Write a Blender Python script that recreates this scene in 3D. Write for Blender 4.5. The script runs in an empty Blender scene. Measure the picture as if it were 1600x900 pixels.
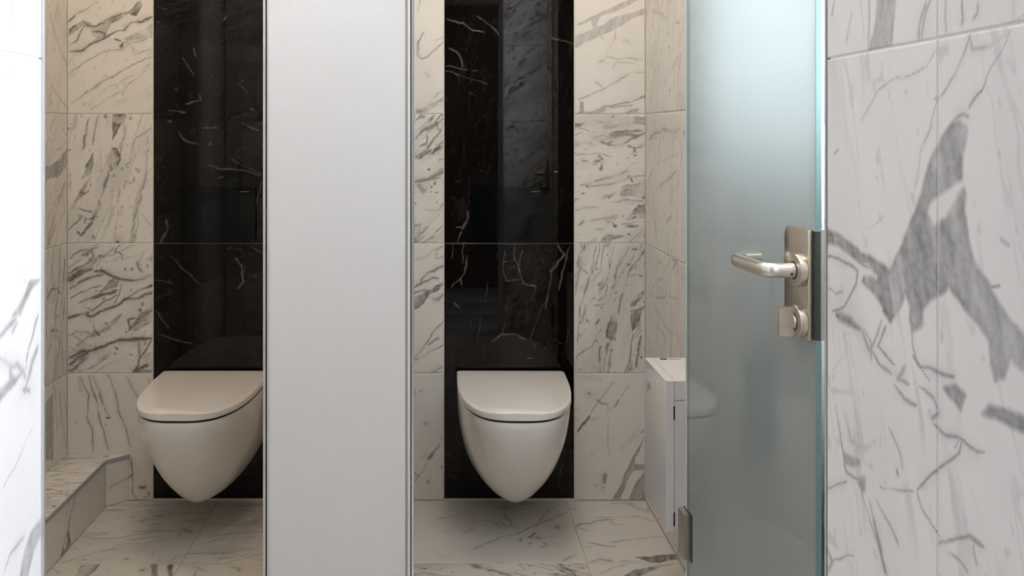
import bpy, bmesh, math, random
import numpy as np
from mathutils import Vector, Matrix

random.seed(7)
C = bpy.context.scene.collection
SC = bpy.context.scene

# ---------------------------------------------------------------- camera, world, light
F, PX, PY, CH = 1500.0, 684.0, 206.0, 1.136        # focal length and principal point for a 1600x900 frame, eye height
cam_d = bpy.data.cameras.new('camera')
cam = bpy.data.objects.new('camera', cam_d); C.objects.link(cam)
cam.location = (0, 0, CH); cam.rotation_euler = (math.pi/2, 0, 0)
cam_d.sensor_width = 36; cam_d.lens = F/1600*36
cam_d.shift_x = (800-PX)/1600; cam_d.shift_y = -(450-PY)/1600
cam_d.clip_start = 0.02
SC.camera = cam
SC.view_settings.view_transform = 'Standard'; SC.view_settings.look = 'None'
SC.view_settings.gamma = 1; SC.view_settings.use_curve_mapping = False
SC.view_settings.exposure = 0.0
w = bpy.data.worlds.new('daylight'); SC.world = w; w.use_nodes = True
bg = w.node_tree.nodes['Background']; bg.inputs[0].default_value = (0.62, 0.78, 1, 1); bg.inputs[1].default_value = 1.0

def area(name, loc, target, size, power, col, shape='DISK', sy=None, spread=math.pi):
    l = bpy.data.lights.new(name, 'AREA'); l.shape = shape; l.size = size
    if sy: l.size_y = sy
    l.energy = power; l.color = col; l.spread = spread
    o = bpy.data.objects.new(name, l); C.objects.link(o); o.location = loc
    o.rotation_euler = (Vector(target)-Vector(loc)).to_track_quat('-Z', 'Y').to_euler()
    return o
WARM = (1.0, 0.77, 0.53); NEUT = (1.0, 0.83, 0.64); WHITE = (1.0, 0.93, 0.86); COOL = (0.78, 0.88, 1.0); SKY = (0.88, 0.92, 1.0)
area('daylight_window', (1.26, -0.35, 1.55), (-0.35, 0.66, 1.1), 0.8, 15, COOL, 'RECTANGLE', 1.1)
area('daylight_window', (0.665, 1.50, 1.685), (0.0, 1.50, 1.685), 0.50, 66, SKY, 'RECTANGLE', 1.11)
LAMPS = [('stall lamp', -0.66, 2.32, 5.0, WARM, 0.5), ('stall lamp', 0.24, 2.32, 5.2, NEUT, 0.5),
         ('front lamp', -0.24, 1.40, 5.6, WHITE, 0.3)]

# ---------------------------------------------------------------- materials
def new_mat(name):
    m = bpy.data.materials.new(name); m.use_nodes = True
    nt = m.node_tree
    return m, nt, nt.nodes['Principled BSDF']
def plain(name, col, rough=0.4, metal=0.0, coat=0.0, bump=0.0, bscale=200, spec=0.5):
    m, nt, b = new_mat(name)
    b.inputs['Roughness'].default_value = rough; b.inputs['Metallic'].default_value = metal
    b.inputs['Coat Weight'].default_value = coat; b.inputs['Coat Roughness'].default_value = 0.03
    b.inputs['Specular IOR Level'].default_value = spec
    tc = nt.nodes.new('ShaderNodeTexCoord'); n = nt.nodes.new('ShaderNodeTexNoise')
    n.inputs['Scale'].default_value = bscale; n.inputs['Detail'].default_value = 3
    nt.links.new(tc.outputs['Object'], n.inputs['Vector'])
    mx = nt.nodes.new('ShaderNodeMix'); mx.data_type = 'RGBA'
    mx.inputs[6].default_value = (*[c*0.96 for c in col], 1); mx.inputs[7].default_value = (*[min(1, c*1.03) for c in col], 1)
    nt.links.new(n.outputs['Fac'], mx.inputs[0]); nt.links.new(mx.outputs[2], b.inputs['Base Color'])
    if bump:
        bp = nt.nodes.new('ShaderNodeBump'); bp.inputs['Strength'].default_value = bump; bp.inputs['Distance'].default_value = 0.001
        nt.links.new(n.outputs['Fac'], bp.inputs['Height']); nt.links.new(bp.outputs['Normal'], b.inputs['Normal'])
    return m

def marble(name, base, vein, rough, spec=0.5, cloud=0.06, black=False):
    """Stone whose traced veins come as the vertex attribute 'vein'; plain boxes get procedural veins (object property 'plain')."""
    m, nt, b = new_mat(name); N, L = nt.nodes, nt.links
    tc = N.new('ShaderNodeTexCoord'); oi = N.new('ShaderNodeObjectInfo')
    at = N.new('ShaderNodeAttribute'); at.attribute_name = 'vein'; at.attribute_type = 'GEOMETRY'
    pl = N.new('ShaderNodeAttribute'); pl.attribute_name = 'plain'; pl.attribute_type = 'OBJECT'
    n1 = N.new('ShaderNodeTexNoise'); n1.noise_dimensions = '4D'
    n1.inputs['Scale'].default_value = 9; n1.inputs['Detail'].default_value = 4
    mul = N.new('ShaderNodeMath'); mul.operation = 'MULTIPLY'; mul.inputs[1].default_value = 37
    L.new(oi.outputs['Random'], mul.inputs[0]); L.new(mul.outputs[0], n1.inputs['W']); L.new(tc.outputs['Object'], n1.inputs['Vector'])
    # ridged veins for plain boxes
    n2 = N.new('ShaderNodeTexNoise'); n2.noise_dimensions = '4D'
    n2.inputs['Scale'].default_value = 5.5; n2.inputs['Detail'].default_value = 5; n2.inputs['Distortion'].default_value = 0.8
    mp = N.new('ShaderNodeMapping'); mp.inputs['Rotation'].default_value = (0.5, 0.7, 0.6); mp.inputs['Scale'].default_value = (1.0, 2.4, 1.0)
    L.new(tc.outputs['Object'], mp.inputs['Vector']); L.new(mp.outputs[0], n2.inputs['Vector']); L.new(mul.outputs[0], n2.inputs['W'])
    sb = N.new('ShaderNodeMath'); sb.operation = 'SUBTRACT'; sb.inputs[1].default_value = 0.5; L.new(n2.outputs['Fac'], sb.inputs[0])
    ab = N.new('ShaderNodeMath'); ab.operation = 'ABSOLUTE'; L.new(sb.outputs[0], ab.inputs[0])
    rm = N.new('ShaderNodeMapRange'); rm.inputs['From Min'].default_value = 0.0; rm.inputs['From Max'].default_value = 0.03 if not black else 0.012
    rm.inputs['To Min'].default_value = 0.55; rm.inputs['To Max'].default_value = 0; L.new(ab.outputs[0], rm.inputs['Value'])
    pm = N.new('ShaderNodeMath'); pm.operation = 'MULTIPLY'; L.new(rm.outputs[0], pm.inputs[0]); L.new(pl.outputs['Fac'], pm.inputs[1])
    # fine breakup of the traced veins
    n3 = N.new('ShaderNodeTexNoise'); n3.inputs['Scale'].default_value = 120; n3.inputs['Detail'].default_value = 3
    L.new(tc.outputs['Object'], n3.inputs['Vector'])
    r3 = N.new('ShaderNodeMapRange'); r3.inputs['From Min'].default_value = 0.3; r3.inputs['From Max'].default_value = 0.7
    r3.inputs['To Min'].default_value = 0.78; r3.inputs['To Max'].default_value = 1.15; L.new(n3.outputs['Fac'], r3.inputs['Value'])
    vm = N.new('ShaderNodeMath'); vm.operation = 'MULTIPLY'; L.new(at.outputs['Fac'], vm.inputs[0]); L.new(r3.outputs[0], vm.inputs[1])
    ad = N.new('ShaderNodeMath'); ad.operation = 'MAXIMUM'; L.new(vm.outputs[0], ad.inputs[0]); L.new(pm.outputs[0], ad.inputs[1])
    cl = N.new('ShaderNodeMapRange'); cl.inputs['From Min'].default_value = 0.42; cl.inputs['From Max'].default_value = 0.75
    cl.inputs['To Max'].default_value = cloud; L.new(n1.outputs['Fac'], cl.inputs['Value'])
    s2 = N.new('ShaderNodeMath'); s2.operation = 'ADD'; s2.use_clamp = True; L.new(ad.outputs[0], s2.inputs[0]); L.new(cl.outputs[0], s2.inputs[1])
    mx = N.new('ShaderNodeMix'); mx.data_type = 'RGBA'; mx.inputs[6].default_value = (*base, 1); mx.inputs[7].default_value = (*vein, 1)
    L.new(s2.outputs[0], mx.inputs[0]); L.new(mx.outputs[2], b.inputs['Base Color'])
    b.inputs['Roughness'].default_value = rough; b.inputs['Specular IOR Level'].default_value = spec
    return m

M = {}
M['white_marble'] = marble('white_marble', (0.80, 0.775, 0.73), (0.15, 0.142, 0.128), 0.28, 0.4)
M['floor_marble'] = marble('floor_marble', (0.66, 0.63, 0.585), (0.10, 0.095, 0.085), 0.3, 0.4)
M['jamb_marble'] = marble('honed_white_marble', (0.82, 0.80, 0.79), (0.16, 0.16, 0.165), 0.34, 0.35)
M['black_marble'] = marble('black_marble', (0.0045, 0.0035, 0.003), (0.24, 0.22, 0.20), 0.02, 0.28, 0.0, True)
M['grout'] = plain('pale_grout', (0.50, 0.47, 0.42), 0.8)
M['plaster'] = plain('white_plaster', (0.78, 0.77, 0.75), 0.7)
M['ceramic'] = plain('glazed_ceramic', (0.88, 0.865, 0.84), 0.2, coat=0.5)
M['lid'] = plain('white_seat_plastic', (0.87, 0.855, 0.835), 0.25, coat=0.3)
M['shade'] = plain('seat_gap_shade', (0.05, 0.045, 0.04), 0.6)  # near-black colour painted as the shadow under the toilet lid
M['plastic'] = plain('white_plastic', (0.86, 0.86, 0.88), 0.16, coat=0.4)
M['slot'] = plain('dark_slot', (0.06, 0.05, 0.05), 0.5)
M['logo'] = plain('grey_print', (0.30, 0.30, 0.34), 0.5)
M['faint'] = plain('faint_print', (0.06, 0.08, 0.085), 0.5)
M['nickel'] = plain('satin_nickel', (0.60, 0.54, 0.47), 0.32, metal=1.0, bump=0.05, bscale=900)
M['steel'] = plain('satin_aluminium', (0.70, 0.67, 0.63), 0.30, metal=1.0)
M['alu'] = plain('anodised_aluminium', (0.75, 0.77, 0.80), 0.35, metal=0.85)
M['profile'] = plain('grey_edge_profile', (0.46, 0.46, 0.48), 0.5, metal=0.15)
M['lightline'] = plain('pale_edge_profile', (0.72, 0.69, 0.63), 0.4)
M['rubber'] = plain('dark_rubber', (0.035, 0.042, 0.042), 0.6)
M['panel'] = plain('white_laminate', (0.88, 0.88, 0.90), 0.35)
M['light_grout'] = plain('light_grout', (0.74, 0.73, 0.71), 0.7)
M['blackglass'] = plain('black_glass', (0.002, 0.003, 0.0035), 0.05, spec=0.2)
M['darkwood'] = plain('dark_door_paint', (0.02, 0.018, 0.016), 0.5)
M['darkplastic'] = plain('dark_grey_brush_holder', (0.035, 0.05, 0.05), 0.4)
M['teal'] = plain('green_glass_edge', (0.17, 0.29, 0.29), 0.3, spec=0.3)
M['seal'] = plain('pale_seal', (0.62, 0.75, 0.76), 0.3)

def frosted(name, col, fac=0.5):
    m, nt, b = new_mat(name); N, L = nt.nodes, nt.links; N.remove(b)
    d = N.new('ShaderNodeBsdfDiffuse'); t = N.new('ShaderNodeBsdfTranslucent'); g = N.new('ShaderNodeBsdfGlossy')
    d.inputs[0].default_value = (*col, 1); t.inputs[0].default_value = (*col, 1); g.inputs['Roughness'].default_value = 0.03
    n = N.new('ShaderNodeTexNoise'); n.inputs['Scale'].default_value = 3
    mr = N.new('ShaderNodeMapRange'); mr.inputs['To Min'].default_value = fac-0.03; mr.inputs['To Max'].default_value = fac+0.03
    L.new(n.outputs['Fac'], mr.inputs['Value'])
    m1 = N.new('ShaderNodeMixShader'); L.new(mr.outputs[0], m1.inputs[0]); L.new(d.outputs[0], m1.inputs[1]); L.new(t.outputs[0], m1.inputs[2])
    fr = N.new('ShaderNodeFresnel'); fr.inputs[0].default_value = 1.9
    m2 = N.new('ShaderNodeMixShader'); L.new(fr.outputs[0], m2.inputs[0]); L.new(m1.outputs[0], m2.inputs[1]); L.new(g.outputs[0], m2.inputs[2])
    L.new(m2.outputs[0], N['Material Output'].inputs[0])
    return m
M['frost'] = frosted('frosted_green_glass', (0.555, 0.61, 0.61), 0.5)
M['frost_edge'] = frosted('green_glass_margin', (0.36, 0.50, 0.51), 0.5)
def emit(name, col, s):
    m, nt, b = new_mat(name)
    b.inputs['Emission Color'].default_value = (*col, 1); b.inputs['Emission Strength'].default_value = s
    return m

# ---------------------------------------------------------------- mesh helpers
def props(o, label=None, cat=None, group=None, kind=None):
    if label: o['label'] = label
    if cat: o['category'] = cat
    if group: o['group'] = group
    if kind: o['kind'] = kind
    return o
def link(name, me, mat, parent=None, loc=None):
    o = bpy.data.objects.new(name, me); C.objects.link(o)
    if mat: me.materials.append(mat)
    if loc is not None: o.location = loc
    if parent: o.parent = parent
    return o
def empty(name, loc=(0, 0, 0), rot=(0, 0, 0)):
    o = bpy.data.objects.new(name, None); C.objects.link(o); o.location = loc; o.rotation_euler = rot
    o.empty_display_size = 0.1
    return o
def done(bm, name, mat, parent=None, loc=None, smooth=False, bevel=0, seg=3):
    if bevel:
        bmesh.ops.bevel(bm, geom=[e for e in bm.edges if e.calc_face_angle(0) > 0.5], offset=bevel, segments=seg, profile=0.5, affect='EDGES')
    bmesh.ops.recalc_face_normals(bm, faces=bm.faces)
    me = bpy.data.meshes.new(name); bm.to_mesh(me); bm.free()
    if smooth:
        for p in me.polygons: p.use_smooth = True
        me.set_sharp_from_angle(angle=math.radians(40))
    return link(name, me, mat, parent, loc)
def add_box(bm, lo, hi):
    v = [bm.verts.new((x, y, z)) for x in (lo[0], hi[0]) for y in (lo[1], hi[1]) for z in (lo[2], hi[2])]
    for f in ((0, 1, 3, 2), (4, 6, 7, 5), (0, 4, 5, 1), (2, 3, 7, 6), (0, 2, 6, 4), (1, 5, 7, 3)):
        bm.faces.new([v[i] for i in f])
def box(name, lo, hi, mat, parent=None, bevel=0, seg=2):
    c = Vector([(a+b)/2 for a, b in zip(lo, hi)]); c.z = min(lo[2], hi[2])
    bm = bmesh.new(); add_box(bm, Vector(lo)-c, Vector(hi)-c)
    return done(bm, name, mat, parent, c, smooth=bevel > 0, bevel=bevel, seg=seg)
def cyl(name, r, h, mat, parent=None, loc=(0, 0, 0), axis='Z', n=40, bevel=0, seg=2):
    bm = bmesh.new(); bmesh.ops.create_cone(bm, cap_ends=True, segments=n, radius1=r, radius2=r, depth=h)
    if bevel:
        bmesh.ops.bevel(bm, geom=[e for e in bm.edges if e.calc_face_angle(0) > 1.0], offset=bevel, segments=seg, profile=0.5, affect='EDGES')
    rot = {'X': Matrix.Rotation(math.pi/2, 4, 'Y'), 'Y': Matrix.Rotation(math.pi/2, 4, 'X'), 'Z': Matrix.Identity(4)}[axis]
    bmesh.ops.transform(bm, matrix=rot, verts=bm.verts)
    return done(bm, name, mat, parent, loc, smooth=True)
def loft(bm, rings, cap=(True, True)):
    vr = [[bm.verts.new(p) for p in r] for r in rings]
    n = len(vr[0])
    for a, b in zip(vr, vr[1:]):
        for i in range(n): bm.faces.new((a[i], a[(i+1) % n], b[(i+1) % n], b[i]))
    if cap[0]: bm.faces.new(vr[0][::-1])
    if cap[1]: bm.faces.new(vr[-1])
def tube(name, pts, r, mat, parent=None, n=20, sub=10, rb=0.026):
    """Round bar along a path whose corners are rounded."""
    P = [Vector(p) for p in pts]; path = [P[0]]
    for a, b, c in zip(P, P[1:], P[2:]):
        d = min(rb, (a-b).length*0.48, (c-b).length*0.48)
        s, e = b+(a-b).normalized()*d, b+(c-b).normalized()*d
        for k in range(sub+1):
            t = k/sub; path.append((1-t)**2*s+2*t*(1-t)*b+t*t*e)
    path.append(P[-1])
    rings = []; up = Vector((0, 0, 1))
    for i, p in enumerate(path):
        t = (path[min(i+1, len(path)-1)]-path[max(i-1, 0)]).normalized()
        sx = t.cross(up).normalized(); sy = sx.cross(t).normalized()
        rings.append([p+(sx*math.cos(q)+sy*math.sin(q))*r for q in [2*math.pi*k/n for k in range(n)]])
    bm = bmesh.new(); loft(bm, rings)
    return done(bm, name, mat, parent, smooth=True)

# ---------------------------------------------------------------- stone pattern: traced veins turned into a vertex attribute
_rng = np.random.RandomState(3); _tab = _rng.rand(256, 256)
def vnoise(u, v):
    iu, iv = np.floor(u).astype(int), np.floor(v).astype(int); fu, fv = u-iu, v-iv
    fu, fv = fu*fu*(3-2*fu), fv*fv*(3-2*fv)
    g = lambda a, b: _tab[a % 256, b % 256]
    return ((g(iu, iv)*(1-fu)+g(iu+1, iv)*fu)*(1-fv)+(g(iu, iv+1)*(1-fu)+g(iu+1, iv+1)*fu)*fv)*2-1
def fbm(u, v, o=4):
    s, a, r = 0, 1, 0
    for k in range(o):
        s = s+a*vnoise(u*2**k+17.3*k, v*2**k+5.1*k); r += a; a *= 0.5
    return s/r
def pts(s):
    q = [float(t) for t in s.replace(',', ' ').split()]
    return list(zip(q[::2], q[1::2]))

class Plane:
    """A flat stone surface: origin O and unit axes U, V; maps a traced point (photo frame) onto the surface in metres."""
    def __init__(s, O, U, V): s.O, s.U, s.V = Vector(O), Vector(U), Vector(V); s.n = s.U.cross(s.V)
    def uv(s, x, y):
        d = Vector(((x-PX)/F, 1, -(y-PY)/F)); c = Vector((0, 0, CH))
        t = (s.O-c).dot(s.n)/d.dot(s.n); p = c+d*t-s.O
        return p.dot(s.U), p.dot(s.V), t

def vein_field(pl, u, v, spec, seed):
    """Vein darkness at the grid points (u, v) of plane pl."""
    out = np.zeros_like(u)
    sx, sy = 31.7*seed, 13.1*seed
    k_ = spec.get('warp', 0.8)
    wu = u+k_*(0.0060*fbm(u*50+sx, v*50+sy, 4)+0.005*fbm(u*14+sy, v*14+sx, 2))
    wv = v+k_*(0.0060*fbm(u*50+sy+50, v*50+sx, 4)+0.005*fbm(u*14+sx+90, v*14+sy, 2))
    mot = fbm(u*30+sy, v*30+sx+11, 4)
    wob = 0.6+0.95*np.clip(fbm(u*24+sx, v*24+sy+33, 3)*1.2+0.5, 0, 1)
    ang, dens = spec.get('streak', (30, 0.0))
    if dens:
        a = math.radians(ang); p, q = wu*math.cos(a)+wv*math.sin(a), -wu*math.sin(a)+wv*math.cos(a)
        r = fbm(p*5+sx, q*34+sy, 4); msk = np.clip(fbm(p*4+sy, q*9+sx, 2)*1.6+0.4, 0, 1)
        out = np.maximum(out, 1.5*dens*np.exp(-(r/0.05)**2)*msk)
        r2 = fbm(p*12+sx+7, q*75+sy, 4); m2 = np.clip(fbm(p*6+sx, q*12+sy+40, 2)*1.8+0.1, 0, 1)
        out = np.maximum(out, 1.9*dens*np.clip(r2*3-0.55, 0, 1)*m2)
        r3 = fbm(p*60+sx, q*90+sy+3, 2); out = np.maximum(out, 1.6*dens*np.clip(r3*5-2.6, 0, 1))
        out = np.maximum(out, 0.45*dens*np.clip(fbm(p*5+sy+9, q*16+sx, 3)*2, 0, 1))
    for (ox, oy, sc, strokes, polys) in spec.get('draw', []):
        for dark, s in polys:
            P = [pl.uv(ox+x/sc, oy+y/sc)[:2] for x, y in pts(s)]
            inside = np.zeros(u.shape, bool); dist = np.full(u.shape, 9.0)
            for (ax, ay), (bx, by) in zip(P, P[1:]+P[:1]):
                cond = (ay > wv) != (by > wv)
                xi = ax+(wv-ay)*(bx-ax)/((by-ay) if abs(by-ay) > 1e-9 else 1e-9)
                inside ^= cond & (wu < xi)
                L2 = (bx-ax)**2+(by-ay)**2+1e-12
                t = np.clip(((wu-ax)*(bx-ax)+(wv-ay)*(by-ay))/L2, 0, 1)
                dist = np.minimum(dist, np.hypot(wu-ax-t*(bx-ax), wv-ay-t*(by-ay)))
            sd = np.where(inside, dist, -dist)+spec.get('grow', 0.0); e = spec.get('edge', 0.0016)
            cover = np.clip(sd/e*0.5+0.5, 0, 1)
            if dark < 0: out = out*(1-cover)
            else:
                a2 = math.radians(spec.get('streak', (80, 0))[0]); p2, q2 = u*math.cos(a2)+v*math.sin(a2), -u*math.sin(a2)+v*math.cos(a2)
                g = 0.92+0.5*fbm(p2*22+sx, q2*110+sy, 3)+0.3*np.exp(-np.abs(sd)/0.0025)
                if spec.get('broken', True): g = g*np.clip(0.92+1.5*mot, 0.45, 1.15)
                out = np.maximum(out, cover*dark*g)
        for wd, dark, s in strokes:
            P = pts(s)
            if len(P) == 1: P = [P[0], (P[0][0]+wd*0.3, P[0][1])]
            Q = [pl.uv(ox+x/sc, oy+y/sc) for x, y in P]
            n = len(Q)
            for k in range(n-1):
                (ax, ay, ta), (bx, by, tb) = Q[k], Q[k+1]
                L2 = (bx-ax)**2+(by-ay)**2+1e-12
                t = np.clip(((wu-ax)*(bx-ax)+(wv-ay)*(by-ay))/L2, 0, 1)
                d = np.hypot(wu-ax-t*(bx-ax), wv-ay-t*(by-ay))
                gt = (k+t)/n; tap = np.clip(np.minimum(gt, (n-1)/n-gt)*6+0.6, 0.6, 1) if n > 2 else 1.0
                hw = 0.5*wd/sc*ta/F*wob*tap*spec.get('width', 1.2)
                out = np.maximum(out, dark*np.clip(wob*1.3, 0.55, 1.25)*np.exp(-(d/np.maximum(hw*1.1, 1e-4))**2.0))
                if dark > 0.2: out = np.maximum(out, spec.get('halo', 0.32)*dark*np.clip(1+mot*2, 0, 1.5)*np.exp(-d/np.maximum(hw*3.2, 1e-4)))
    return np.clip(out*spec.get('gain', 1.3), 0, 1)

def slab(name, pl, u0, u1, v0, v1, mat, parent, spec=None, res=0.004, thick=0.008, seed=1, gap=0.0008, rv=None):
    """One stone piece on plane pl (its face lies in the plane, its thickness goes behind)."""
    u0, u1, v0, v1 = u0+gap, u1-gap, v0+gap, v1-gap
    if spec is None: nu = nv = 1
    else: nu, nv = max(2, round((u1-u0)/res)), max(2, round((v1-v0)/(rv or res)))
    b = 0.0008
    us = np.concatenate([[u0], np.linspace(u0+b, u1-b, nu+1), [u1]]); vs = np.concatenate([[v0], np.linspace(v0+b, v1-b, nv+1), [v1]])
    U, V = np.meshgrid(us, vs, indexing='ij'); nU, nV = U.shape
    dep = np.zeros(U.shape); dep[0, :] = dep[-1, :] = b; dep[:, 0] = dep[:, -1] = b
    o0 = pl.O+pl.U*u0+pl.V*v0
    A, B, Nn = [np.array(t) for t in (pl.U, pl.V, pl.n)]
    co = (U-u0)[..., None]*A+(V-v0)[..., None]*B-dep[..., None]*Nn
    co = co.reshape(-1, 3)
    idx = np.arange(nU*nV).reshape(nU, nV)
    quads = np.stack([idx[:-1, :-1], idx[1:, :-1], idx[1:, 1:], idx[:-1, 1:]], -1).reshape(-1, 4)
    ring = np.concatenate([idx[:, 0], idx[-1, 1:], idx[-2::-1, -1], idx[0, -2:0:-1]])
    back = co[ring]-(thick-b)*Nn; bi = np.arange(len(ring))+len(co)
    r1, b1 = np.roll(ring, -1), np.roll(bi, -1)
    side = np.stack([ring, bi, b1, r1], -1)
    co = np.concatenate([co, back]); quads = np.concatenate([quads, side])
    me = bpy.data.meshes.new(name)
    me.vertices.add(len(co)); me.vertices.foreach_set('co', co.astype(np.float32).ravel())
    me.loops.add(quads.size); me.loops.foreach_set('vertex_index', quads.astype(np.int32).ravel())
    me.polygons.add(len(quads)); me.polygons.foreach_set('loop_start', np.arange(0, quads.size, 4, dtype=np.int32))
    me.polygons.foreach_set('loop_total', np.full(len(quads), 4, np.int32))
    me.update(calc_edges=True)
    if spec is not None:
        f = vein_field(pl, U, V, spec, spec.get('seed', seed)).reshape(-1)
        f = np.concatenate([f, np.zeros(len(ring))]).astype(np.float32)
        at = me.attributes.new('vein', 'FLOAT', 'POINT'); at.data.foreach_set('value', f)
    o = link(name, me, mat, parent, o0)
    if spec is None: o['plain'] = 1.0
    return o

# traced veins: (origin x, origin y, scale, strokes (width, darkness, points), patches (darkness, outline)); darkness < 0 is a pale hole
V = {}
A_ = (60, 0, 4.737)
V['LB3'] = {'streak': (28, .10), 'draw': [(*A_, [(10, .85, '228,380 320,370 380,330 450,300 510,270 560,240 640,215 700,165 760,155 845,120'), (6, .6, '225,345 290,290 335,215 350,190'),
 (10, .6, '225,160 270,120'), (5, .4, '270,120 350,65 440,10'), (4, .45, '225,545 330,470 480,380 600,370 680,330'), (6, .6, '640,330 760,300 845,262'), (14, .7, '600,350 620,325 660,315'), (9, .7, '560,290 580,295 610,310'),
 (5, .5, '240,770 350,690 450,620 560,560 640,510 720,460 790,430 845,420'), (4, .35, '330,780 520,650 640,590 720,540 830,455'), (5, .45, '390,810 490,750 640,660 830,470'), (4, .4, '700,410 780,380 845,365'),
 (5, .5, '635,610 650,650 620,690 632,715'), (4, .3, '225,470 250,420 280,380'), (16, .6, '400,230 450,225 490,240 490,265'), (12, .6, '340,160 370,190 420,190 500,150 560,125 640,95'), (8, .5, '700,385 690,350'), (7, .4, '340,690 440,640 480,600')],
 [(.52, '225,265 228,215 270,190 330,150 370,160 400,185 440,170 490,165 500,140 540,110 580,120 620,95 660,85 690,55 720,10 760,0 770,40 740,90 720,120 670,100 640,120 590,150 540,180 510,230 500,270 460,285 400,260 405,230 370,205 340,190 300,225 260,245'),
  (.28, '620,300 700,250 845,170 845,260 760,290 660,305'), (.45, '330,370 420,290 500,270 450,300 380,340')])]}
V['LL3'] = {'streak': (70, .12), 'draw': [(*A_, [(4, .45, '80,90 110,200 150,340 205,490'), (6, .35, '150,330 190,420 210,470'), (4, .4, '60,540 110,650 170,740 215,810'), (6, .3, '60,620 75,700 110,790'), (4, .3, '190,0 205,80')], [])]}
B_ = (60, 170, 4.09)
V['LB2'] = {'streak': (74, .32), 'draw': [(*B_, [(12, .5, '445,400 420,490 395,560'), (8, .55, '240,40 225,130'), (9, .55, '318,70 300,170 285,260'), (6, .45, '385,40 360,120 345,230'), (6, .45, '550,50 550,180 525,280'),
 (4, .45, '720,120 680,160 620,190 600,230 580,350'), (5, .5, '700,180 695,380 670,480 640,600 610,730 585,855'), (9, .45, '690,400 665,510'), (4, .4, '520,500 510,630 495,750 480,840'), (7, .5, '200,770 270,690'), (8, .5, '215,640 290,650 345,650'),
 (14, .6, '250,790 275,820 300,780 340,730'), (5, .35, '430,680 380,800 360,850'), (7, .55, '200,430 205,520'), (6, .5, '575,370 560,350 590,330'), (4, .35, '630,640 680,690 730,750'), (14, .8, '503,850 510,850'), (6, .35, '510,560 520,500'), (8, .4, '645,600 652,570'), (12, .25, '470,620 450,740 400,850'), (5, .4, '545,500 560,460 600,475')],
 [(.62, '475,30 565,30 560,70 520,110 490,170 478,200 468,120'), (.66, '470,240 500,250 525,290 510,370 460,400 440,370 450,290'), (.62, '345,280 355,350 340,420 280,455 310,360'), (.58, '340,430 320,540 260,580 235,640 205,640 260,540 295,470'),
  (.6, '385,570 395,600 380,660 350,720 300,715 340,690 365,630'), (-1, '318,470 330,460 322,520 300,540')])]}
V['LL2'] = {'broken': False, 'streak': (65, .25), 'draw': [(*B_, [(5, .45, '110,30 75,140'), (16, .35, '170,470 130,600 70,800 60,880'), (5, .4, '60,700 120,580 180,480'), (8, .5, '60,870 95,790 110,730'), (4, .4, '100,880 150,700 182,600'), (5, .4, '60,330 160,230 182,205')],
 [(.5, '45,375 100,360 130,330 182,255 178,370 130,440 60,450 45,475')])]}
C_ = (60, 370, 4.09)
V['LB1'] = {'streak': (27, .42), 'draw': [(*C_, [(9, .45, '200,140 270,90 380,70'), (12, .5, '280,120 340,90 360,130 320,150'), (8, .6, '370,190 420,130'), (4, .4, '420,130 490,70'), (6, .6, '520,50 490,95 530,110 540,150'), (16, .65, '355,220 410,220 470,255 540,275 640,270 735,240'),
 (14, .6, '200,280 260,240 340,200'), (10, .55, '200,330 300,270 420,240'), (13, .65, '260,420 340,390 460,360 500,340'), (6, .5, '200,400 280,350 400,310'), (13, .7, '195,510 270,490 330,510 400,480 500,440 580,390 640,340 735,310'),
 (8, .5, '280,450 340,470 420,420 500,370'), (14, .55, '570,400 640,390 735,350'), (16, .55, '735,470 640,530 580,600'), (12, .6, '620,520 570,530 590,590'), (24, .4, '360,640 440,580 530,500'), (6, .5, '440,560 530,490'), (8, .55, '350,560 360,600 345,640 420,590'),
 (5, .5, '195,625 240,610 320,610 345,640'), (14, .7, '200,770 280,740 350,730 430,690 540,655 640,655 720,655'), (14, .6, '200,820 260,770 330,740'), (12, .55, '200,860 250,830 290,780'), (6, .5, '250,700 330,640'), (5, .5, '225,620 270,670'), (5, .5, '200,700 240,730'),
 (5, .5, '645,660 650,760'), (7, .6, '720,665 660,760 620,850'), (14, .7, '620,850 690,820'), (8, .6, '610,860 735,850'), (13, .5, '630,160 640,200 660,220'), (4, .35, '680,100 630,160'), (8, .4, '480,430 520,360 530,300')],
 [(.5, '530,270 500,320 420,350 380,370 420,320 470,270'), (.45, '735,440 640,500 580,590 620,600 735,540'), (.4, '195,260 250,240 230,290 195,310')])]}
V['LL1'] = {'streak': (88, .25), 'draw': [(*C_, [(10, .45, '140,60 130,330 110,480 105,880'), (12, .5, '165,150 160,290'), (6, .45, '160,290 140,500 160,900'), (18, .4, '170,400 150,600 110,880'), (9, .6, '60,390 80,330 120,330 140,370'), (14, .55, '85,605 125,605'), (6, .5, '97,75 85,230'), (5, .4, '50,780 100,620')], [])]}
D_ = (60, 570, 4.09)
V['LB0'] = {'width': 1.0, 'warp': 0.5, 'gain': 1.1, 'draw': [(*D_, [(7, .65, '270,75 290,130 320,190 315,290 310,340 345,420 350,545'), (7, .6, '320,70 335,140 370,230 400,370 440,510 455,540'), (7, .5, '340,70 400,200 430,290 460,340'), (9, .55, '385,190 410,250'), (7, .65, '445,65 490,180 520,320 560,410 590,530'), (9, .65, '590,600 600,680 600,820 630,860'), (6, .5, '560,75 600,150 640,220'),
 (10, .75, '440,338 460,340'), (7, .6, '430,380'), (12, .65, '580,720 605,700'), (14, .65, '650,785 680,785'), (12, .6, '670,855 710,840 700,815'), (20, .2, '260,80 265,160'), (5, .35, '700,90 715,130'), (20, .15, '240,360 235,380')], [])]}
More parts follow.
